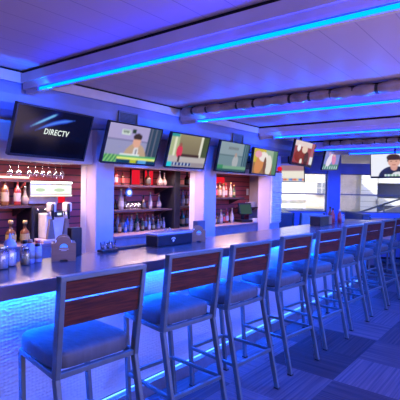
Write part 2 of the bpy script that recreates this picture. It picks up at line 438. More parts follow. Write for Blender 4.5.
# ------------------------------------------------------------------ bar counter
CX0, CX1 = -1.6, 7.1
bar = empty('bar_counter', ((CX0 + CX1) / 2, 2.2, 0), label='long bar counter with brown top and white hammered front lit blue', cat='bar')
ox = -(CX0 + CX1) / 2
def bpart(name, mb, sm=False):
    return mb.build(name, bar, sm, (ox, -2.2, 0))
bpart('countertop', MB().span((CX0, 1.943, .998), (CX1, 2.50, 1.07), 'counter_top', .006))
bpart('front_panel', MB().span((CX0, 2.27, .115), (CX1, 2.31, .997), 'hammered_panel'))
bpart('cabinet_body', MB().span((CX0, 2.31, 0), (CX1 - .02, 2.43, .997), 'dark_wood'))
bpart('kick_ledge', MB().span((CX0, 2.215, 0), (CX1, 2.31, .10), 'kick_metal', .004))
bpart('light_shield', MB().span((CX0, 2.205, .955), (CX1, 2.212, .998), 'counter_edge'))  # unseen lip added to keep the strip's light off the seats
bpart('light_strip', MB().span((CX0, 2.238, .988), (CX1, 2.256, .997), 'led_counter'))
bpart('light_strip', MB().span((CX0, 2.262, .1005), (CX1, 2.268, .1065), 'led_base'))
tag(MB().box((2.34, 2.47, 1.078), (.42, .05, .014), 'rubber', .004).build('bar_mat'), 'black rubber bar mat lying on the rear edge of the counter', 'mat')

# ------------------------------------------------------------------ bar stools
def make_stool():
    root = empty('bar_stool')
    # local: y=0 is world Y 1.84, +y towards the bar
    ysb, zb = -.125, .680; yt, zt = -.175, 1.134; yf = -.28
    ysf, yff = .290, .215
    wb, wt, wf = .222, .228, .226
    fr = 'steel_frame'
    for sx in (-1, 1):
        MB().bar((sx * wb, ysb, zb - .01), (sx * wf, yf, 0), .026, .036, fr).build('leg', root)
        MB().bar((sx * .190, ysf, zb - .01), (sx * .206, yff, 0), .026, .032, fr).build('leg', root)
    f = MB()
    f.bar((-wb, ysb, zb), (wb, ysb, zb), .028, .028, fr, (0, 1, 0)); f.bar((-.190, ysf, zb), (.190, ysf, zb), .028, .028, fr, (0, 1, 0))
    for sx in (-1, 1): f.bar((sx * wb, ysb, zb), (sx * .190, ysf, zb), .028, .028, fr, (1, 0, 0))
    f.build('seat_frame', root)
    st = MB()
    h = .29
    k = h / zb; xb = wf + (wb - wf) * k; yb = yf + (ysb - yf) * k; xf = .206 - .016 * k; yfr = yff + (ysf - yff) * k
    st.bar((-xb, yb, h), (xb, yb, h), .022, .026, fr, (0, 1, 0)); st.bar((-xf, yfr, h), (xf, yfr, h), .022, .026, fr, (0, 1, 0))
    for sx in (-1, 1): st.bar((sx * xb, yb, h - .0), (sx * xf, yfr, h - .0), .02, .024, fr)
    st.build('footrest', root)
    # back frame
    b = MB()
    for sx in (-1, 1): b.bar((sx * wb, ysb, zb - .01), (sx * wt, yt, zt), .028, .040, fr)
    b.bar((-wt - .014, yt, zt), (wt + .014, yt, zt), .024, .040, fr, (0, 0, 1))
    b.build('back_frame', root)
    def ypt(z): return ysb + (yt - ysb) * (z - zb) / (zt - zb)
    for z0, z1 in ((1.036, 1.124), (.910, 1.024)):
        zc = (z0 + z1) / 2; w = (wb + (wt - wb) * (zc - zb) / (zt - zb)) - .012
        tilt = math.atan2(ysb - yt, zt - zb)
        MB().box((0, ypt(zc), zc), (2 * w, .020, z1 - z0), 'slat_wood', .004, Matrix.Rotation(tilt, 4, 'X'), 1).build('back_slat', root)
    # cushion: puffed, front slightly wider than the rear frame
    s = MB(); nx, ny = 12, 12; zt0, th = .694, .09
    def outline(u, v):
        x = (u * 2 - 1); y = v
        hw = .224 + (.208 - .224) * v
        return x * hw, -.118 + v * .43
    def corner(u, v):
        # rounded corners by squeezing towards a superellipse
        a, b_ = u * 2 - 1, v * 2 - 1
        m = max(abs(a), abs(b_)); l = (abs(a) ** 6 + abs(b_) ** 6) ** (1 / 6) if m else 1
        q = m / l if l else 1
        return (a * q + 1) / 2, (b_ * q + 1) / 2
    def ring(z, inset):
        out_ = []
        K = 48
        for k in range(K):
            t = k / K * 4; sd = int(t); q = t - sd
            u, v = [(q, 0), (1, q), (1 - q, 1), (0, 1 - q)][sd]
            u, v = corner(u, v); u = .5 + (u - .5) * (1 - inset); v = .5 + (v - .5) * (1 - inset)
            x, y = outline(u, v); out_.append(s.bm.verts.new((x, y, z)))
        return out_
    pr_ = [(0, .06), (.004, .012), (.012, 0), (.04, -.012), (.062, -.004), (.074, .012), (.081, .05), (.086, .14), (.090, .35), (.092, .62), (.093, .9)]
    rs = [ring(zt0 + z, i) for z, i in pr_]
    for a, c in zip(rs, rs[1:]):
        for k in range(48): s.bm.faces.new((a[k], a[(k + 1) % 48], c[(k + 1) % 48], c[k]))
    s.bm.faces.new(rs[0][::-1]); s.bm.faces.new(rs[-1])
    s.mi('vinyl'); cu = s.build('seat_cushion', root, True)
    for sx in (-1, 1):
        for (x, y) in ((sx * wf, yf), (sx * .206, yff)):
            MB().box((x, y, .006), (.031, .040, .012), 'rubber').build('foot_glide', root)
    return root
xs = [1.338, 2.121, 2.764, 3.508, 4.246, 4.985, 5.689, 6.355, 7.02]
ys_ = [1.795, 1.868, 1.854, 1.844, 1.838, 1.855, 1.841, 1.83, 1.84]
rots = [-4.5, -5.7, -4.2, -5.7, -6.2, -4.6, -6.2, -4.6, -5]
ords = ['nearest', 'second nearest', 'third nearest', 'fourth nearest', 'fifth nearest', 'fourth from the far end', 'third from the far end', 'second from the far end', 'farthest']
proto = make_stool()
for i, x in enumerate(xs):
    o = proto if i == 0 else copy_tree(proto)
    o.location = (x, ys_[i], 0); o.rotation_euler = (0, 0, R(rots[i]))
    tag(o, 'grey metal bar stool with red-brown slat back, %s in the row' % ords[i], 'bar stool', 'bar stools along the counter')

# ------------------------------------------------------------------ television pictures
def sm(a, b, x):
    t = max(0, min(1, (x - a) / (b - a))); return t * t * (3 - 2 * t)
def mixc(a, b, t): return tuple(a[i] * (1 - t) + b[i] * t for i in range(3))
def lin(c): return tuple((q / 255 / 12.92) if q / 255 < .04045 else ((q / 255 + .055) / 1.055) ** 2.4 for q in c)
def ell(u, v, cx, cy, rx, ry, rot=0):
    x = u - cx; y = v - cy; c, s = math.cos(rot), math.sin(rot)
    return ((x * c + y * s) / rx) ** 2 + ((-x * s + y * c) / ry) ** 2 < 1
def rc(u, v, a, b, c, d): return a <= u <= c and b <= v <= d
# u to the right 0..1, v down 0..1; all colours sRGB 0..255
def seg(u, v, ax, ay, bx, by):
    dx, dy = bx - ax, by - ay; L = dx * dx + dy * dy; t = ((u - ax) * dx + (v - ay) * dy) / L
    q = max(0, min(1, t)); return t, math.hypot((u - ax - q * dx) * 1.78, v - ay - q * dy)
def pic_logo(u, v):
    c = mixc((8, 12, 44), (3, 4, 22), v)
    t, d_ = seg(u, v, .15, .44, .50, .06)
    if d_ < .16: c = mixc((14, 22, 110), c, d_ / .16)
    t, d_ = seg(u, v, .18, .42, .50, .07); w_ = .004 + .022 * sm(0, .5, t) * (1 - sm(.85, 1.0, t))
    if 0 <= t <= 1 and d_ < w_: c = mixc((170, 235, 255), (30, 120, 235), d_ / w_)
    t, d_ = seg(u, v + .10 * math.sin(max(0, min(1, (u - .25) / .5)) * 3.14) * .5, .25, .48, .76, .14); w_ = .004 + .045 * sm(0, .5, t) * (1 - sm(.7, 1.0, t))
    if 0 <= t <= 1 and d_ < w_: c = mixc((90, 150, 255), (24, 50, 200), d_ / w_)
    return c
def pic_news(u, v):
    c = (170, 160, 205) if v < .38 else (150, 150, 190)
    if abs(v - .40) < .015: c = (60, 60, 110)
    if u > .76: c = (52, 72, 96) if (u * 30) % 3 > .6 else (110, 110, 130)
    if rc(u, v, .24, .13, .40, .25): c = (40, 60, 45) if rc(u, v, .26, .15, .38, .23) and (u * 60 + v * 20) % 2 > .7 else (210, 225, 215)
    if rc(u, v, .43, .10, .50, .20): c = (40, 60, 45)
    if ell(u, v, .56, 1.0, .24, .55): c = (188, 160, 135)
    if ell(u, v, .565, .80, .05, .30): c = (225, 225, 230)
    if abs(u - .57) < .012 and v > .62: c = (60, 60, 100)
    if ell(u, v, .555, .42, .075, .16): c = (222, 168, 145)
    if ell(u, v, .555, .29, .085, .10) and v < .36: c = (62, 48, 45)
    if v > .80: c = (90, 175, 120) if v < .89 else (20, 60, 90)
    if v > .80 and u < .24: c = (30, 120, 80) if int(u * 30 + v * 10) % 2 else (140, 200, 120)
    if .86 < v < .90 and u > .24: c = (230, 240, 120)
    if v > .90 and .50 < u < .62: c = (180, 190, 40)
    if v > .90 and .66 < u < .82: c = (90, 160, 220)
    if rc(u, v, .28, .76, .66, .80): c = (230, 240, 240)
    return c
def pic_stage(u, v):
    c = (128, 128, 92)
    if v < .7 and u > .22 and u < .78: c = mixc((150, 140, 110), (110, 95, 80), v)
    if u < .22: c = (170, 180, 140)
    if .10 < u < .16 and v < .75: c = (225, 225, 200)
    if .78 < u < .84: c = (225, 222, 205)
    if u >= .84: c = (72, 84, 60)
    if v > .66: c = (185, 178, 178)
    if rc(u, v, .22, .6, .8, .68): c = (70, 50, 50)
    if ell(u, v, .26, .52, .075, .20): c = (215, 60, 90)
    if ell(u, v, .27, .32, .03, .07): c = (150, 90, 80)
    if rc(u, v, .25, .64, .30, .86): c = (70, 50, 60)
    if v < .10 and u < .2: c = (50, 150, 150)
    if v > .86: c = (150, 140, 150)
    if v > .86 and u < .13: c = (40, 200, 215)
    if rc(u, v, .15, .87, .62, .97): c = (30, 60, 130) if int(u * 34) % 3 else (190, 200, 220)
    return c
def pic_match(u, v):
    c = (115, 140, 150)
    if v < .42: c = (140, 158, 168)
    if abs(v - .45) < .012: c = (60, 80, 90)
    if u > .80: c = (60, 90, 110) if int(u * 60) % 4 else (120, 150, 160)
    if rc(u, v, .28, .14, .62, .24): c = (50, 60, 70) if int(u * 46 + v * 8) % 2 else (160, 170, 175)
    if ell(u, v, .58, .66, .10, .24): c = (170, 175, 180)
    if ell(u, v, .57, .42, .035, .08): c = (175, 150, 140)
    if v > .82: c = (120, 165, 140)
    if v > .80 and u < .2: c = (60, 140, 100)
    if v > .93: c = (50, 85, 95)
    return c
def pic_closeup(u, v):
    c = (200, 178, 60) if u < .5 else (150, 175, 150)
    if v > .55: c = (150, 110, 75)
    if u > .82: c = (90, 130, 105)
    if ell(u, v, .27, .62, .17, .42, .2): c = (212, 140, 88)
    if ell(u, v, .42, .30, .20, .20): c = (235, 225, 220)
    if ell(u, v, .66, .62, .14, .42): c = (225, 220, 210)
    if ell(u, v, .50, .66, .06, .36): c = (120, 80, 70)
    if ell(u, v, .20, .22, .14, .14): c = (230, 160, 180)
    return c
def pic_horse(u, v):
    c = (150, 60, 75)
    if v < .22: c = (225, 205, 205)
    if ell(u, v, .35, .62, .28, .28, -.5): c = (130, 30, 28)
    if ell(u, v, .52, .32, .14, .16): c = (228, 200, 185)
    if ell(u, v, .66, .70, .12, .30): c = (70, 20, 30)
    if ell(u, v, .22, .30, .08, .14): c = (240, 235, 235)
    if u > .84: c = (165, 90, 110) if v < .6 else (220, 220, 225)
    if ell(u, v, .42, .86, .06, .12): c = (235, 225, 220)
    if v > .93: c = (60, 30, 50)
    return c
def pic_players(u, v):
    c = (120, 125, 200)
    if v > .72: c = (80, 130, 120)
    if ell(u, v, .35, .50, .16, .38, .3): c = (225, 215, 235)
    if ell(u, v, .62, .42, .14, .32, -.2): c = (205, 120, 170)
    if ell(u, v, .60, .16, .07, .12): c = (220, 175, 165)
    if ell(u, v, .30, .14, .07, .10): c = (190, 150, 200)
    if v > .84: c = (60, 120, 120) if int(u * 20) % 3 else (190, 220, 220)
    return c
def pic_host(u, v):
    c = (238, 240, 250)
    if ell(u, v, .50, 1.02, .34, .50): c = (44, 46, 70)
    if ell(u, v, .50, .56, .075, .16): c = (215, 160, 145)
    if ell(u, v, .50, .34, .13, .23): c = (224, 170, 150)
    if ell(u, v, .49, .16, .15, .15) and v < .27: c = (66, 44, 44)
    if rc(u, v, .355, .14, .385, .34) or rc(u, v, .615, .14, .64, .30): c = (66, 44, 44)
    if rc(u, v, .42, .31, .46, .34) or rc(u, v, .53, .31, .57, .34): c = (60, 40, 40)
    if rc(u, v, .46, .46, .54, .48): c = (160, 90, 90)
    if ell(u, v, .60, .86, .13, .09): c = (225, 225, 230)
    if rc(u, v, .30, .88, .82, .96): c = (150, 190, 170) if int(u * 40) % 3 else (240, 245, 245)
    if v > .965: c = (24, 30, 40)
    return c
def pic_menu(u, v):
    c = (165, 120, 130) if v < .42 else (238, 232, 214)
    if v > .80: c = (200, 205, 215)
    if .83 < v < .95: c = [(60, 110, 200), (230, 140, 70), (210, 90, 80), (240, 200, 120), (110, 150, 210)][int(u * 17) % 5]
    if v < .10: c = (90, 90, 190)
    return c

def tv(loc, yaw, tilt, roll, W, pic, label, mount='wall', nx=96, ny=54, dk=1.0):
    """a flat television; local x right, local z up, screen faces local -y"""
    H = W * 9 / 16
    root = empty('television', loc, label=label, cat='television', group='televisions hung above the bar')
    t0, y0, r0 = R(tilt), R(yaw), R(roll)
    rt = Vector((math.cos(y0), math.sin(y0), 0)); n = Vector((math.sin(y0) * math.cos(t0), -math.cos(y0) * math.cos(t0), -math.sin(t0)))
    up = rt.cross(-n)
    if up.z < 0: up = -up
    r2 = rt * math.cos(r0) + up * math.sin(r0); u2 = -rt * math.sin(r0) + up * math.cos(r0)
    m = Matrix((r2, -n, u2)).transposed().to_4x4()
    root.matrix_world = Matrix.Translation(loc) @ m
    bz = .012
    c = MB(); c.box((0, .022, 0), (W, .03, H), 'black_plastic', .004, None, 1)
    c.box((0, .045, -.02), (W * .6, .03, H * .55), 'black_plastic', .008, None, 1); c.build('casing', root)
    f = MB()
    for sx in (-1, 1): f.box((sx * (W / 2 - bz / 2), .003, 0), (bz, .012, H), 'black_plastic')
    f.box((0, .003, H / 2 - bz / 2), (W, .012, bz), 'black_plastic'); f.box((0, .003, -H / 2 + bz * .7), (W, .012, bz * 1.4), 'black_plastic')
    f.build('bezel', root)
    me = bpy.data.meshes.new('screen'); sw, sh = W - 2 * bz, H - 2.4 * bz
    vs = [(-sw / 2 + sw * i / nx, .004, sh / 2 - sh * j / ny + .2 * bz) for j in range(ny + 1) for i in range(nx + 1)]
    fs = [(j * (nx + 1) + i, (j + 1) * (nx + 1) + i, (j + 1) * (nx + 1) + i + 1, j * (nx + 1) + i + 1) for j in range(ny) for i in range(nx)]
    me.from_pydata(vs, [], fs); ca = me.color_attributes.new('picture', 'FLOAT_COLOR', 'CORNER')
    k = 0
    for j in range(ny):
        for i in range(nx):
            acc = [lin(pic((i + .5 + a) / nx, (j + .5 + b_) / ny)) for a in (-1.1, 0, 1.1) for b_ in (-1.0, 0, 1.0)]; col = [sum(q[z] for q in acc) / 9 for z in range(3)]; col = (*[q * dk for q in col], 1)
            for _ in range(4): ca.data[k].color = col; k += 1
    me.materials.append(SCR); s = bpy.data.objects.new('screen', me); COL.objects.link(s); s.parent = root
    mi = root.matrix_world.inverted()
    mm = MB()
    P = Vector(loc) + m.to_3x3() @ Vector((0, .06, 0))
    if mount == 'wall': Q = Vector((loc[0], 3.409, loc[2] + .0)); plate = (.16, .02, .2)
    else: Q = Vector((P.x, P.y, CZ - .01)); plate = (.14, .14, .02)
    br = MB().tube([P, Q], .016, 'black_plastic', 8); br.box(Q, plate, 'black_plastic', .003, None, 1)
    br.bm.transform(mi); br.build('wall_bracket' if mount == 'wall' else 'ceiling_bracket', root)
    return root, s, W, H

t1 = tv((1.94, 3.02, 1.94), 3.4, 17.6, -.5, .70, pic_logo, 'dark television with blue streaks and white lettering, nearest of all', 'wall', 128, 72)
lt = text_mesh('DIRECTV', .062, 'screen_white', t1[0], 'lettering', .0009, .12)
lt.matrix_local = Matrix.Translation((.022, .002, .012)) @ Matrix.Rotation(R(90), 4, 'X') @ Matrix.Diagonal((.84, 1, 1, 1))
tv((2.855, 3.095, 1.94), .7, 18.1, 0, .70, pic_news, 'television showing a news presenter in a tan jacket, right of the dark one')
tv((3.76, 3.16, 1.947), 1.2, 15.6, .5, .70, pic_stage, 'television showing a red figure before a brown doorway')
tv((4.625, 3.13, 1.938), 1.3, 11.9, 0, .70, pic_match, 'television with a grey-green picture between two brighter screens over the bar')
tv((5.38, 3.10, 1.92), -1.5, 7, -1, .66, pic_closeup, 'television with a yellow and orange picture above the last pier')
tv((6.29, 2.937, 2.10), -1.5, 11.3, -1.4, .70, pic_horse, 'television with a dark red and white picture hanging past the last pier', 'ceiling')
tv((8.51, 3.36, 2.136), -3.4, 13.5, 2.3, .70, pic_players, 'television with a blue and pink picture hanging over the far tables', 'ceiling')
tv((8.06, 4.12, 1.88), -82, 9, 0, .72, pic_menu, 'television with a brown and cream picture above the lit windows', 'ceiling', 64, 36)
tv((7.56, 1.93, 1.965), -84, 9, 1, .74, pic_host, 'television showing a dark-haired man on white, at the right picture edge', 'ceiling', 128, 72)

rl = empty('red_lamp', (6.155, 3.27, 1.86), label='small red glowing lamp at the top of the louvred pier', cat='lamp')
MB().box((0, .03, -.045), (.10, .07, .03), 'cap_red', .006).build('lamp_base', rl)
MB().ball((0, 0.01, 0), .045, 'red_lit', (1, .8, .9)).build('lamp_globe', rl)

# ------------------------------------------------------------------ back bar
bc = empty('back_counter', (2.4, 3.8, 0), label='long low back counter under the liquor shelves, pinkish top', cat='counter')
MB().span((-3.6, -.24, .965), (3.98, .195, 1.0), 'worktop', .004).build('worktop', bc)
MB().span((-3.6, -.20, 0), (3.98, .195, .965), 'dark_wood').build('cabinet_body', bc)
MB().span((-3.6, -.222, .60), (3.98, -.20, .962), 'bar_laminate').build('front_panel', bc)
def shelf(x0, x1, z, label, y0=3.74, y1=3.99, brackets=True, th=.022, group='liquor shelves'):
    r = empty('wall_shelf', ((x0 + x1) / 2, (y0 + y1) / 2, z), label=label, cat='shelf', group=group)
    w = (x1 - x0) / 2; d = (y1 - y0) / 2
    MB().span((-w, -d, -th), (w, d, 0), 'shelf_board', .002).build('shelf_board', r)
    MB().span((-w, -d - .006, -th), (w, -d, .002), 'dark_wood').build('edging', r)
    for sx in (-1, 1):
        MB().prism([(-d * .8, -th), (d, -th), (d, -th - .09), (d - .02, -th - .09)], sx * (w - .06) - .008, sx * (w - .06) + .008, 'dark_wood', 'x').build('bracket', r)
    return r
shelf(1.2, 2.19, 1.345, 'dark shelf of bottles left of the beer taps')
shelf(1.2, 2.20, 1.585, 'warmly lit upper shelf left of the bright sign', 3.80)
shelf(3.0, 4.13, 1.555, 'top shelf in the middle opening with red-lit panels')
shelf(3.0, 4.13, 1.265, 'middle shelf in the middle opening')
shelf(4.28, 4.95, 1.565, 'short upper shelf right of the dark post')
shelf(4.28, 4.95, 1.285, 'short lower shelf right of the dark post')
shelf(5.0, 5.85, 1.395, 'shelf of bottles in the third opening left of the till')
shelf(6.0, 6.40, 1.225, 'small white shelf holding boxes beside the last pier', 3.8, 3.99)
ps = MB().span((4.155, 3.72, 1.0), (4.265, 3.995, 2.2), 'black_plastic', .003).build('shelf_post'); tag(ps, 'tall dark post dividing the liquor shelves', 'post')
ps = MB().span((2.165, 3.72, 1.001), (2.195, 3.995, 1.34), 'black_plastic', .003).build('shelf_post'); tag(ps, 'short dark shelf side panel left of the steel panel', 'post')
# red-lit display panels
for x, w in ((3.70, .13), (3.93, .14)):
    r = empty('lit_display_panel', (x, 3.965, 1.655), label='red glowing panel behind the top shelf bottles, %s one' % ('left' if x < 3.8 else 'right'), cat='light panel', group='red panels')
    MB().box((0, .012, 0), (w + .02, .02, .20), 'black_plastic').build('panel_frame', r); MB().box((0, 0, 0), (w, .006, .18), 'red_lit').build('light_panel', r)
r = empty('lit_display_panel', (5.45, 3.965, 1.66), label='red glowing panel at the top left of the third opening', cat='light panel')
MB().box((0, .012, 0), (.34, .02, .12), 'black_plastic').build('panel_frame', r); MB().box((0, 0, 0), (.32, .006, .10), 'red_lit').build('light_panel', r)

# bottles
BP = {}
def bottle_proto(kind, h, r, glass, label, cap, shape):
    mb = MB()
    L0_, L1_ = .16 * h, .50 * h
    if shape == 'round': pf = [(r * .9, 0, glass), (r, .01), (r, L0_, label), (r, L1_, glass), (r, .60 * h), (r * .8, .68 * h), (r * .35, .75 * h), (r * .32, .90 * h, cap), (r * .38, .905 * h), (r * .38, h)]
    elif shape == 'slim': pf = [(r * .9, 0, glass), (r, .01), (r, L0_, label), (r, .42 * h, glass), (r, .50 * h), (r * .7, .62 * h), (r * .38, .74 * h), (r * .33, .88 * h, cap), (r * .38, .885 * h), (r * .38, h)]
    elif shape == 'squat': pf = [(r * .95, 0, glass), (r * 1.1, .02), (r * 1.1, .14 * h, label), (r * 1.1, .42 * h, glass), (r * 1.0, .52 * h), (r * .5, .62 * h), (r * .34, .68 * h), (r * .34, .84 * h, cap), (r * .5, .845 * h), (r * .5, h)]
    else: pf = [(r * .7, 0, glass), (r * 1.15, .12 * h), (r * 1.2, .3 * h), (r * .9, .42 * h, label), (r * .6, .5 * h, glass), (r * .35, .66 * h), (r * .3, .86 * h, cap), (r * .42, .87 * h), (r * .42, h)]
    mb.lathe(pf, glass, n=14)
    return mb.build('liquor_bottle')
kinds = [('amber bottle with cream label', .22, .032, 'amber', 'label_cream', 'cap_black', 'round'), ('clear bottle with white label', .23, .030, 'clear_spirit', 'label_white', 'cap_gold', 'slim'),
         ('dark green bottle', .22, .031, 'dark_green', 'label_yellow', 'cap_gold', 'slim'), ('brown bottle with black label', .20, .036, 'dark_brown', 'label_black', 'cap_black', 'squat'),
         ('red bottle with white label', .22, .030, 'red_spirit', 'label_white', 'cap_red', 'round'), ('clear decanter bottle', .19, .034, 'clear_spirit', 'label_cream', 'chrome', 'pear'),
         ('amber squat bottle with yellow label', .19, .036, 'amber', 'label_yellow', 'cap_gold', 'squat'), ('brown bottle with red label', .21, .031, 'dark_brown', 'label_red', 'cap_red', 'round'),
         ('blue bottle with white label', .20, .030, 'blue_bottle', 'label_white', 'cap_black', 'slim')]
used = set()
protos = {}
def place_bottle(kind, x, y, z, sc, where, group):
    if kind not in protos:
        protos[kind] = bottle_proto(*kinds[kind]); o = protos[kind]
    else:
        o = protos[kind].copy(); COL.objects.link(o)
    o.location = (x, y, z); o.scale = (sc, sc, sc)
    tag(o, kinds[kind][0] + ' ' + where, 'bottle', group)
ordw = ['first', 'second', 'third', 'fourth', 'fifth', 'sixth', 'seventh', 'eighth', 'ninth', 'tenth', 'eleventh', 'twelfth', 'thirteenth', 'fourteenth', 'fifteenth', 'sixteenth', 'seventeenth', 'eighteenth']
def row(items, y, z, place):
    for i, (x, k, sc) in enumerate(items):
        place_bottle(k, x, y + rnd.uniform(-.02, .02), z + .001, sc, '%s from left, %s' % (ordw[i], place), 'bottles ' + place)
row([(1.955, 0, 1.1), (2.07, 4, 1.05), (2.155, 5, .95)], 3.82, 1.345, 'on shelf left of taps')
row([(1.955, 6, 1.15), (2.10, 6, 1.1)], 3.72, 1.0, 'on back counter left of taps')
row([(3.27, 4, .8), (3.36, 7, .75), (3.79, 3, .95), (3.98, 5, 1.0), (4.08, 5, .9)], 3.84, 1.555, 'on the top middle shelf')
row([(3.34, 1, 1.1), (3.70, 3, .85), (3.83, 1, .9), (4.0, 5, .95)], 3.84, 1.265, 'on the lower middle shelf')
seq = [7, 3, 1, 0, 8, 1, 2, 7, 4, 0, 1, 3, 0]
row([(3.22 + i * .072, seq[i], rnd.uniform(.78, 1.0)) for i in range(13)], 3.90, 1.0, 'at the back of the middle counter')
seq = [5, 0, 8, 1, 5, 2, 1, 6, 5, 1]
row([(3.20 + i * .094, seq[i], rnd.uniform(.6, .75)) for i in range(10)], 3.80, 1.0, 'at the front of the middle counter')
row([(4.36, 2, .9), (4.46, 1, .95), (4.56, 0, .9), (4.66, 4, .9), (4.76, 1, .85)], 3.85, 1.285, 'on the short lower shelf')
row([(4.55, 3, 1.0)], 3.85, 1.565, 'on the short upper shelf')
row([(4.32, 3, 1.0), (4.41, 7, 1.05), (4.50, 2, 1.1), (4.60, 0, 1.0), (4.70, 5, 1.2), (4.80, 1, 1.25)], 3.88, 1.0, 'on the counter right of dark post')
row([(5.10 + i * .10, [1, 7, 0, 1, 4, 1, 2][i], rnd.uniform(.9, 1.1)) for i in range(7)], 3.85, 1.395, 'on the shelf in the third opening')
row([(5.02 + i * .093, [0, 6, 3, 1, 7, 4, 1][i], rnd.uniform(.85, 1.05)) for i in range(7)], 3.80, 1.0, 'on the counter in the third opening')
row([(5.66 + i * .085, [3, 7, 0][i], .8) for i in range(3)], 3.95, 1.0, 'behind the till')
row([(3.09 + i * .08, [0, 7, 4, 3, 6][i % 5], .6 + .1 * (i % 3)) for i in range(6)], 3.93, 1.265, 'at the rear of the middle shelf')
row([(6.13, 1, .55)], 3.86, 1.225, 'on the small white shelf')
# upturned wine glasses
def glass_proto():
    r = MB(); r.lathe([(.0, .001), (.028, 0), (.028, .003), (.005, .008), (.004, .055), (.012, .065), (.030, .085), (.034, .11), (.028, .135)], 'clear_glass', n=16, cap=False)
    return r.build('wine_glass')
g0 = None
for i, x in enumerate((2.13, 2.20, 2.27, 2.34, 2.41, 2.48)):
    if g0 is None: g = g0 = glass_proto()
    else: g = g0.copy(); COL.objects.link(g)
    g.location = (x, 3.72, 1.745); g.rotation_euler = (R(180), 0, 0)
    tag(g, 'upturned wine glass hanging above the bright sign, %s from the left' % ordw[i], 'glass', 'hanging wine glasses')
for i, x in enumerate((1.95, 2.03)):
    g = g0.copy(); COL.objects.link(g); g.location = (x, 3.72, 1.745)
    g.rotation_euler = (R(180), 0, 0); tag(g, 'upturned wine glass at the upper left above the lit shelf, %s' % ('left one', 'right one')[i], 'glass', 'hanging wine glasses')
gr = MB()
for y in (3.70, 3.74): gr.tube([(1.7, y, 1.748), (2.58, y, 1.748)], .004, 'chrome', 6)
for x in (1.72, 2.15, 2.56): gr.tube([(x, 3.60, 1.75), (x, 3.75, 1.75)], .005, 'chrome', 6)
tag(gr.build('glass_rack'), 'wire glass rack under the lintel left of the first pier', 'rack')
for i, x in enumerate((3.44, 3.50, 3.56, 3.62)):
    g = MB().lathe([(.024, 0), (.027, .09), (.025, .088), (.022, .006)], 'jar_glass', n=12).build('tumbler', loc=(x, 3.82, 1.266))
    tag(g, 'clear tumbler on the lower middle shelf, %s from the left' % ordw[i], 'glass', 'tumblers')
# lit cooler sign
ns_ = empty('lit_sign', (2.43, 3.80, 1.50), label='long bright white backlit sign above the beer taps', cat='sign')
MB().box((0, .05, 0), (.46, .08, .15), 'steel', .004).build('casing', ns_)
MB().box((0, .006, -.004), (.44, .012, .085), 'panel_lit').build('light_panel', ns_)
MB().tube([(-.23, -.005, .064), (.22, -.005, .064)], .010, 'white_lit', 10).build('light_tube', ns_)
MB().tube([(-.23, -.005, -.064), (.22, -.005, -.064)], .008, 'white_lit_soft', 10).build('light_tube', ns_)
MB().ball((-.13, -.001, -.01), .05, 'green_lit', (1.1, .06, .35), 10).ball((.08, -.001, -.01), .06, 'green_lit', (1.1, .06, .3), 10).build('tinted_band', ns_)
ll = empty('shelf_light', (1.9, 3.85, 1.60), label='warm light bar along the upper left shelf', cat='light')
MB().box((0, 0, .008), (.58, .05, .012), 'steel').build('housing', ll); MB().box((0, -.03, .006), (.58, .012, .018), 'white_lit_soft').build('light_tube', ll)
rg = empty('red_lit_panel', (2.60, 3.93, 1.40), label='small red glowing panel right of the tap tower', cat='light panel')
MB().box((0, .012, 0), (.13, .02, .10), 'black_plastic').build('panel_frame', rg); MB().box((0, 0, 0), (.12, .006, .09), 'red_lit').build('light_panel', rg)
sp = MB().span((2.24, 3.90, 1.35), (2.56, 3.95, 1.49), 'splash_steel', .004)
tag(sp.build('steel_panel'), 'brushed steel splash panel under the bright sign', 'panel')
kc = empty('bar_cooler', (2.31, 3.865, 1.001), label='dark brown cabinet between the bottles and the beer tap tower', cat='cabinet')
MB().span((-.09, -.08, 0), (.10, .12, .335), 'dark_wood', .006).build('cabinet_body', kc); MB().span((-.08, -.09, .02), (.085, -.08, .31), 'black_plastic', .003).build('door', kc)
for k in range(2): MB().ball((-.05 + .08 * k, -.09, .30), .012, 'chrome').build('knob', kc)
# beer tap tower
bt = empty('beer_tap_tower', (2.37, 3.64, 1.001), label='cream beer tap tower with two black handles and small display', cat='beer tap')
MB().span((-.12, -.02, .03), (.12, .12, .27), 'white_plastic', .012).build('tower_body', bt)
MB().span((-.17, -.07, 0), (.14, .11, .03), 'column_paint', .008).build('drip_base', bt)
for i, x in enumerate((-.08, .09)):
    hd = MB().box((x, -.045, .33), (.06, .09, .09), 'white_plastic', .015).build('tap_head', bt)
    MB().tube([(x, -.02, .25), (x, -.02, .30)], .022, 'chrome').build('shank', hd)
    MB().tube([(x - .02, -.10, .36), (x - .035, -.12, .30), (x - .022, -.11, .22)], [.014, .016, .010], 'black_plastic').build('handle', hd)
    MB().prism([(x - .042, .03), (x + .042, .03), (x + .012, .22), (x - .012, .22)], -.05, -.022, 'beige_metal').build('drip_chute', bt)
dp = MB().box((0, -.04, .265), (.085, .03, .055), 'black_plastic', .004).build('display', bt); MB().box((0, -.056, .265), (.045, .002, .022), 'small_display').build('screen', dp)
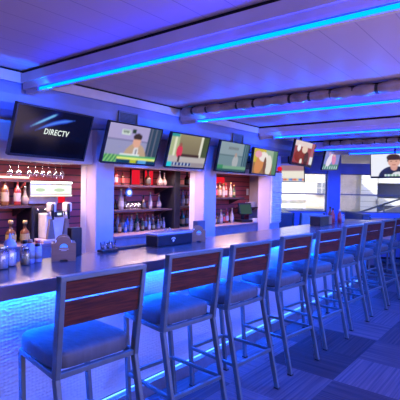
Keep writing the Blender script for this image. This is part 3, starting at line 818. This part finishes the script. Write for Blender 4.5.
# till
tl = empty('till', (5.84, 3.72, 1.001), -.35, label='black till with tilted screen on the back counter', cat='till')
MB().box((0, .02, .02), (.22, .2, .04), 'black_plastic', .006).build('base', tl)
MB().bar((0, .06, .03), (0, .03, .2), .05, .03, 'black_plastic').build('stand', tl)
sc_ = MB().box((0, -.01, .215), (.25, .03, .19), 'black_plastic', .006, Matrix.Rotation(R(-18), 4, 'X')).build('monitor', tl)
MB().box((0, -.029, .210), (.22, .003, .155), 'teal_display', 0, Matrix.Rotation(R(-18), 4, 'X')).build('screen', sc_)
MB().box((.19, 0, .03), (.10, .14, .06), 'white_plastic', .01).build('receipt_printer', tl)
for i, (x, s_) in enumerate(((6.22, 1), (6.33, 1.1))):
    tag(MB().box((0, 0, .04 * s_), (.08, .09, .08 * s_), 'paper_white', .004).build('carton', loc=(x, 3.88, 1.226)), 'white carton on the small shelf by the last pier, %s one' % ('left', 'right')[i], 'box', 'cartons on the small shelf')
tag(MB().box((0, 0, .03), (.11, .08, .06), 'tan_box', .003).build('carton', loc=(4.66, 3.66, 1.001)), 'tan carton on the counter left of the second pier', 'box')
tag(MB().box((0, 0, .06), (.06, .012, .11), 'paper_white', .002).build('wall_notice', loc=(6.34, 3.988, 1.42)), 'small white notice on the red wall above the small shelf', 'notice')
bh = empty('blue_ornament', (3.41, 3.76, 1.47), label='small glowing blue and white badge hanging at the top shelf', cat='sign')
MB().tube([(0, 0, 0), (0, .02, 0)], .05, 'blue_bottle', 18).build('badge_disc', bh); MB().tube([(0, -.004, 0), (0, 0, 0)], .03, 'small_display', 14).build('badge_centre', bh)
MB().tube([(0, .01, .045), (0, .01, .066)], .003, 'chrome', 6).build('hook', bh)

# ------------------------------------------------------------------ things on the bar counter
CT = 1.0705
def jar(x, y, fill, label, h=.12, r=.05, dome=False):
    t_ = empty('glass_jar', (x, y, CT), label=label, cat='jar')
    MB().lathe([(r * .95, 0), (r, .008), (r, h * .85), (r * .8, h)], 'jar_glass', n=18).build('jar_body', t_)
    MB().lathe([(r * .88, .006), (r * .9, h * .7)], fill, n=16).build('filling', t_)
    if dome: MB().lathe([(r * .95, h), (r * .95, h + .01), (r * .7, h + .035), (r * .2, h + .05), (r * .12, h + .075), (.004, h + .08)], 'pale_blue', n=18).build('lid', t_)
    else: MB().lathe([(r * .85, h), (r * .85, h + .015), (r * .8, h + .018)], 'chrome', n=18).build('lid', t_)
jar(1.185, 2.35, 'sugar', 'clear jar of white sachets at the left picture edge', .11, .042)
jar(1.262, 2.40, 'paper_white', 'clear jar with a pale pointed lid on the counter, second jar', .11, .04, True)
jar(1.338, 2.36, 'label_yellow', 'small jar of yellow garnish with steel lid beside the white bottles', .09, .026)
def squeeze(x, y, label, cap, h=.13, body='pale_blue'):
    t_ = empty('squeeze_bottle', (x, y, CT), label=label, cat='bottle', group='shaker bottles by the wooden holder')
    MB().lathe([(.024, 0), (.026, .006), (.026, h * .68), (.02, h * .78), (.013, h * .84)], body, n=16).build('bottle_body', t_)
    MB().lathe([(.0145, h * .84), (.0145, h * .96), (.010, h)], cap, n=14).build('cap', t_)
    MB().lathe([(.0264, h * .2), (.0264, h * .55)], 'label_white', n=16).build('label', t_)
squeeze(1.388, 2.40, 'pale blue bottle with tan cap, left of the wooden holder', 'brown_wood', .145)
squeeze(1.443, 2.41, 'pale blue bottle with dark cap nearest the wooden holder', 'cap_black', .115)
squeeze(1.39, 2.462, 'pale bottle with dark cap behind the others by the holder', 'cap_black', .135, 'white_plastic')
squeeze(1.475, 2.462, 'short bottle with red cap beside the wooden holder', 'cap_red', .125)

def napkin_holder(x, y, rz, label, W=.20, D=.14, H=.13, sc=1, tray=True):
    t_ = empty('napkin_holder', (x, y, CT), rz, label=label, cat='holder', group='wooden holders with sunrise badge')
    # arched front and rear boards
    def arch(h, w):
        pts = [(-w / 2, 0), (w / 2 * -.35, 0), (-w * .12, .012), (w * .12, .012), (w / 2 * .35, 0), (w / 2, 0), (w / 2, h * .72)]
        for k in range(9):
            a = math.pi * k / 8; pts.append((math.cos(a) * w * .32, h * .74 + math.sin(a) * h * .26))
        pts.append((-w / 2, h * .72)); return pts
    MB().prism(arch(H, W), -D / 2, -D / 2 + .012, 'brown_wood').build('front_board', t_)
    MB().prism(arch(H, W), D / 2 - .012, D / 2, 'brown_wood').build('rear_board', t_)
    for sx in (-1, 1): MB().box((sx * (W / 2 - .006), 0, H * .36), (.012, D - .024, H * .70), 'brown_wood').build('side_board', t_)
    MB().box((0, 0, .014), (W - .024, D - .024, .012), 'brown_wood').build('bottom_board', t_)
    MB().box((0, .005, H * .42), (W * .7, D * .6, H * .7), 'paper_white', .003).build('napkins', t_)
    def sun(parent, M4):
        r_ = W * .17; q = [(math.cos(math.pi * k / 10) * r_, math.sin(math.pi * k / 10) * r_) for k in range(11)]
        a = MB().prism(q, -.0015, 0, 'logo_cyan'); rays = []
        for k in range(7):
            th = math.pi * (k + .5) / 7; c, s_ = math.cos(th), math.sin(th); rr = r_ * .55
            a.box((c * rr, -.0018, s_ * rr), (r_ * .7, .001, .0018), 'logo_pale', 0, Matrix.Rotation(-th, 4, 'Y'))
        a.bm.transform(M4); a.build('badge', parent)
        b_ = MB().box((0, -.001, -r_ * .38), (r_ * 2.3, .0015, r_ * .16), 'logo_pale').box((0, -.001, -r_ * .75), (r_ * 1.3, .0015, r_ * .13), 'logo_pale')
        b_.bm.transform(M4); b_.build('badge_band', parent)
    sun(t_, Matrix.Translation((0, -D / 2 - .0005, H * .55)))
    sun(t_, Matrix.Translation((-W / 2 - .0005, 0, H * .38)) @ Matrix.Rotation(R(-90), 4, 'Z') @ Matrix.Diagonal((.75, 1, .75, 1)))
    return t_
napkin_holder(1.60, 2.372, R(-32), 'brown wooden holder with blue sunrise badge nearest, beside the jars', .145, .13, .155)
kb = MB().box((0, 0, .095), (.085, .05, .19), 'black_plastic', .006).build('black_box', loc=(1.745, 2.46, CT)); tag(kb, 'black box standing behind the near wooden holder', 'box')
napkin_holder(2.955, 2.36, R(-42), 'narrow wooden holder with blue badge right of the black condiment tray', .12, .08, .14)
kb = MB().box((0, 0, .085), (.12, .05, .17), 'navy_vinyl', .004).build('menu_box', loc=(3.08, 2.45, CT)); tag(kb, 'dark blue box behind the narrow wooden holder', 'box')
# small rack of straws
sr = empty('straw_rack', (2.00, 2.42, CT), label='small wire rack of black cocktail straws by the first pier', cat='rack')
MB().box((0, 0, .012), (.15, .06, .02), 'black_plastic', .004).build('rack_base', sr)
for i, x in enumerate((-.05, 0, .05)):
    c = MB().lathe([(.018, .022), (.02, .06)], 'jar_glass', n=12).build('straw_cup', sr); c.location.x = x
    st_ = MB()
    for k in range(7):
        a = rnd.uniform(0, 6.28); st_.tube([(.006 * math.cos(a), .006 * math.sin(a), .024), (.016 * math.cos(a), .016 * math.sin(a), rnd.uniform(.065, .085))], .0022, 'straw_black', 5)
    st_.build('straws', c)
# black condiment tray
ct = empty('condiment_tray', (2.622, 2.39, CT), 0, label='long black condiment tray with blue shiny lid and white crest', cat='tray')
MB().box((0, 0, .045), (.43, .13, .09), 'black_plastic', .008).build('tray_body', ct)
ld = MB().box((0, 0, .099), (.44, .14, .016), 'pale_blue', .006).build('lid', ct)
MB().box((0, 0, .1105), (.40, .11, .006), 'jar_glass', .002).build('lid_panel', ld)
for x in (-.02, .03): MB().ball((x, .03, .122), .014, 'chrome', (1.2, 1, .7)).build('knob', ld)
cr = MB()
for k in range(7):
    th = math.pi * (k + 1) / 8; cr.box((-.03 + math.cos(th) * .022, -.0665, .052 + math.sin(th) * .012), (.006, .002, .008), 'paper_white')
cr.box((-.03, -.0665, .042), (.014, .002, .018), 'paper_white', 0, Matrix.Rotation(R(45), 4, 'Y')); cr.build('crest', ct)
# far holder with bottles
fh = empty('condiment_caddy', (5.50, 2.30, CT), label='dark box caddy with brown side far along the counter', cat='caddy')
MB().box((-.04, 0, .06), (.30, .14, .12), 'black_plastic', .006).build('caddy_box', fh); MB().box((.16, 0, .06), (.12, .135, .11), 'brown_wood', .004).build('wood_block', fh)
MB().box((.0, 0, .125), (.40, .15, .008), 'navy_vinyl').build('lid', fh)
def sauce(x, y, label, mat_, cap, h=.19):
    t_ = empty('sauce_bottle', (x, y, CT), label=label, cat='bottle', group='sauce bottles far along the counter')
    MB().lathe([(.028, 0), (.031, .01), (.031, h * .55), (.014, h * .78), (.012, h * .88)], mat_, n=14).build('bottle_body', t_)
    MB().lathe([(.0155, h * .88), (.0155, h)], cap, n=12).build('cap', t_); MB().lathe([(.0315, h * .15), (.0315, h * .45)], 'label_red', n=14).build('label', t_)
sauce(6.07, 2.36, 'dark red sauce bottle next to the far caddy', 'ketchup', 'cap_black', .21)
sauce(6.18, 2.30, 'red sauce bottle with white cap, middle of the far bottles', 'ketchup', 'white_plastic', .19)
sauce(6.12, 2.42, 'brown sauce bottle behind the red ones', 'sauce_brown', 'cap_black', .23)
for i, x in enumerate((6.28, 6.36)):
    t_ = empty('shaker', (x, 2.32, CT), label='pale %s shaker at the end of the far bottles, %s' % (('salt', 'glass')[i], ('left one', 'right one')[i]), cat='shaker')
    MB().lathe([(.022, 0), (.026, .01), (.022, .09)], 'pale_blue', n=12).build('shaker_body', t_); MB().lathe([(.023, .09), (.023, .105), (.012, .115)], 'chrome', n=12).build('cap', t_)

# ------------------------------------------------------------------ dining area by the windows
def dchair(x, y, rz, label, mat_='navy_vinyl', h=.98):
    r = empty('dining_chair', (x, y, 0), rz, label=label, cat='chair', group='dining chairs by the windows')
    for sx in (-1, 1):
        MB().bar((sx * .2, -.2, .44), (sx * .21, -.22, 0), .03, .03, 'steel_frame').build('leg', r)
        MB().bar((sx * .2, .2, .44), (sx * .21, .24, 0), .03, .03, 'steel_frame').build('leg', r)
    MB().box((0, 0, .46), (.44, .44, .07), mat_, .02).build('seat', r)
    MB().bar((0, .21, .48), (0, .27, h), .43, .05, mat_, (1, 0, 0), .015).build('backrest', r)
    for sx in (-1, 1): MB().bar((sx * .228, .21, .44), (sx * .228, .275, h + .01), .02, .045, 'steel_frame').build('back_post', r)
    return r
def dtable(x, y, rz, label, L=1.1, W=.75):
    r = empty('dining_table', (x, y, 0), rz, label=label, cat='table', group='dining tables by the windows')
    MB().box((0, 0, .735), (L, W, .035), 'table_white', .006).build('tabletop', r)
    MB().tube([(0, 0, .03), (0, 0, .72)], .04, 'steel_frame').build('pedestal', r); MB().box((0, 0, .015), (.5, .5, .03), 'steel_frame', .006).build('base', r)
wv = wd
def wp(a, d): p = WA + wd * a + Vector((-wd.y, wd.x, 0)) * (-d); return p.x, p.y
# booths: benches with backs standing out from the window wall
def bench(a, label, d=.62):
    x, y = wp(a, d)
    r = empty('booth_bench', (x, y, 0), ang, label=label, cat='bench', group='booth benches')
    MB().box((0, 0, .22), (.62, 1.1, .44), 'navy_vinyl', .01).build('bench_base', r)
    MB().box((0, 0, .48), (.60, 1.1, .10), 'grey_fabric', .03).build('seat', r)
    MB().box((0, 0, .75), (.16, 1.1, .56), 'navy_vinyl', .03).build('backrest', r)
    MB().box((0, 0, 1.04), (.18, 1.12, .03), 'steel_frame', .005).build('cap_rail', r)
for i, a in enumerate((-.05, 1.55, 3.15, 4.9)):
    bench(a, 'dark booth bench against the windows, %s from the left' % ordw[i])
for i, a in enumerate((.75, 2.35, 4.0)):
    x, y = wp(a, .7); dtable(x, y, ang, 'white-topped dining table between booth benches, %s from the left' % ordw[i], .75, 1.0)
x, y = wp(.17, 1.75); dchair(x, y, ang + R(190), 'grey-backed dining chair in front of the lit left window', 'grey_fabric', 1.10)
x, y = wp(-.36, 1.75); dchair(x, y, ang + R(180), 'navy dining chair just right of the louvred pier', 'navy_vinyl', 1.10)
dchair(8.35, 2.35, R(118), 'light grey chair back beyond the far end of the bar', 'steel', 1.06)
dchair(8.9, .9, R(90), 'navy dining chair past the last bar stool')

# ------------------------------------------------------------------ light
w = bpy.data.worlds.new('World'); S.world = w; w.use_nodes = True
bg = w.node_tree.nodes['Background']
sky = w.node_tree.nodes.new('ShaderNodeTexSky'); sky.sky_type = 'NISHITA'; sky.sun_disc = False; sky.sun_elevation = R(48); sky.sun_rotation = R(200)
w.node_tree.links.new(sky.outputs[0], bg.inputs[0]); bg.inputs[1].default_value = .35
sun = bpy.data.lights.new('sun', 'SUN'); sun.energy = 3.6; sun.angle = R(1); sun.color = (1, .95, .85)
so = bpy.data.objects.new('sun', sun); COL.objects.link(so)
# sun comes from the bar side, high, on to the facades across the street
sd = (Vector((wd.y, -wd.x, 0)) * -1)         # outward
dirv = (Vector((-wd.y, wd.x, 0)) * .75 + wd * .35 + Vector((0, 0, -1.0)))
so.rotation_euler = dirv.to_track_quat('-Z', 'Y').to_euler()
def area(name, loc, rot, size, e, col):
    l = bpy.data.lights.new(name, 'AREA'); l.shape = 'RECTANGLE'; l.size, l.size_y = size; l.energy = e; l.color = col
    o = bpy.data.objects.new(name, l); COL.objects.link(o); o.location = loc; o.rotation_euler = rot; return o
area('room_fill', (0.2, -1.2, 2.38), (0, 0, 0), (2.4, 2.4), 9, (1, .74, .70))  # unseen overhead fill added for the warm ambient light
area('wall_fill', (2.2, -3.8, 1.35), (R(90), 0, 0), (7, 1.8), 60, (1, .80, .78))  # unseen upright fill added to brighten vertical faces, not the tops
area('room_fill', (5.5, -2.0, 2.38), (0, 0, 0), (4, 2), 8, (1, .74, .72))  # second unseen overhead fill, added farther along the room
area('bounce_fill', (2.5, -1.5, .15), (R(180), 0, 0), (5, 3), 34, (1, .68, .66))  # upward lamp added in place of floor bounce, warms the ceiling
for x, y1, e in ((1.79, 2.5, 30), (3.67, 2.5, 30), (5.39, 2.5, 30), (7.51, 3.5, 17), (8.51, 2.8, 17)):
    for k in range(9):      # the throw of each strip, added as unseen spots spaced along it
        l = bpy.data.lights.new('strip_glow', 'SPOT'); l.energy = e * 1.3; l.color = (0, .10, 1); l.spot_size = R(172); l.spot_blend = .25; l.shadow_soft_size = 0
        o = bpy.data.objects.new('strip_glow', l); COL.objects.link(o); o.location = (x - .016, y1 - .03 - k * (y1 + 3.6) / 8, 2.250)
    if x < 6:
        l = bpy.data.lights.new('strip_glow', 'SPOT'); l.energy = 7; l.color = (0, .12, 1); l.spot_size = R(150); l.spot_blend = .5; l.shadow_soft_size = 0
        o = bpy.data.objects.new('strip_glow', l); COL.objects.link(o); o.location = (x - .03, y1 + .30, 2.24); o.rotation_euler = Vector((-.3, 1, -.25)).to_track_quat('-Z', 'Y').to_euler()
    for k in range(0 if x < 2 else 20):
        l2 = bpy.data.lights.new('strip_glow', 'SPOT'); l2.energy = e * .06; l2.color = (0, .12, 1); l2.spot_size = R(165); l2.spot_blend = .8; l2.shadow_soft_size = 0
        o = bpy.data.objects.new('strip_glow', l2); COL.objects.link(o); o.location = (x - .03, y1 + .2 - k * (y1 + 3.6) / 19, 2.238); o.rotation_euler = Vector((-1, 0, .3)).to_track_quat('-Z', 'Y').to_euler()
for x, e in ((1.9, 10), (3.6, 11), (5.2, 10)):
    area('back_bar_light', (x, 3.64, 1.73), (R(-8), 0, 0), (1.0, .06), e, (1, .66, .58))

# ------------------------------------------------------------------ camera
cam = bpy.data.cameras.new('camera'); co = bpy.data.objects.new('camera', cam); COL.objects.link(co); S.camera = co
yaw, pt, ro, f = R(38.45), R(-1.74), R(1.1375), 430.4
d = Vector((math.cos(yaw) * math.cos(pt), math.sin(yaw) * math.cos(pt), math.sin(pt)))
r_ = Vector((math.sin(yaw), -math.cos(yaw), 0)); u = r_.cross(d)
r2 = r_ * math.cos(ro) + u * math.sin(ro); u2 = -r_ * math.sin(ro) + u * math.cos(ro)
co.matrix_world = Matrix.Translation((0, 0, 1.55)) @ Matrix((r2, u2, -d)).transposed().to_4x4()
cam.sensor_width = 36; cam.lens = 36 * f / 400; cam.clip_start = .05; cam.clip_end = 200
S.view_settings.view_transform = 'Standard'; S.view_settings.look = 'None'; S.view_settings.gamma = 1; S.view_settings.use_curve_mapping = False
S.view_settings.exposure = 1.0
S.cycles.max_bounces = 7; S.cycles.diffuse_bounces = 4; S.cycles.transparent_max_bounces = 12
try: S.cycles.use_denoising = True
except Exception: pass
S.cycles.sample_clamp_indirect = 6
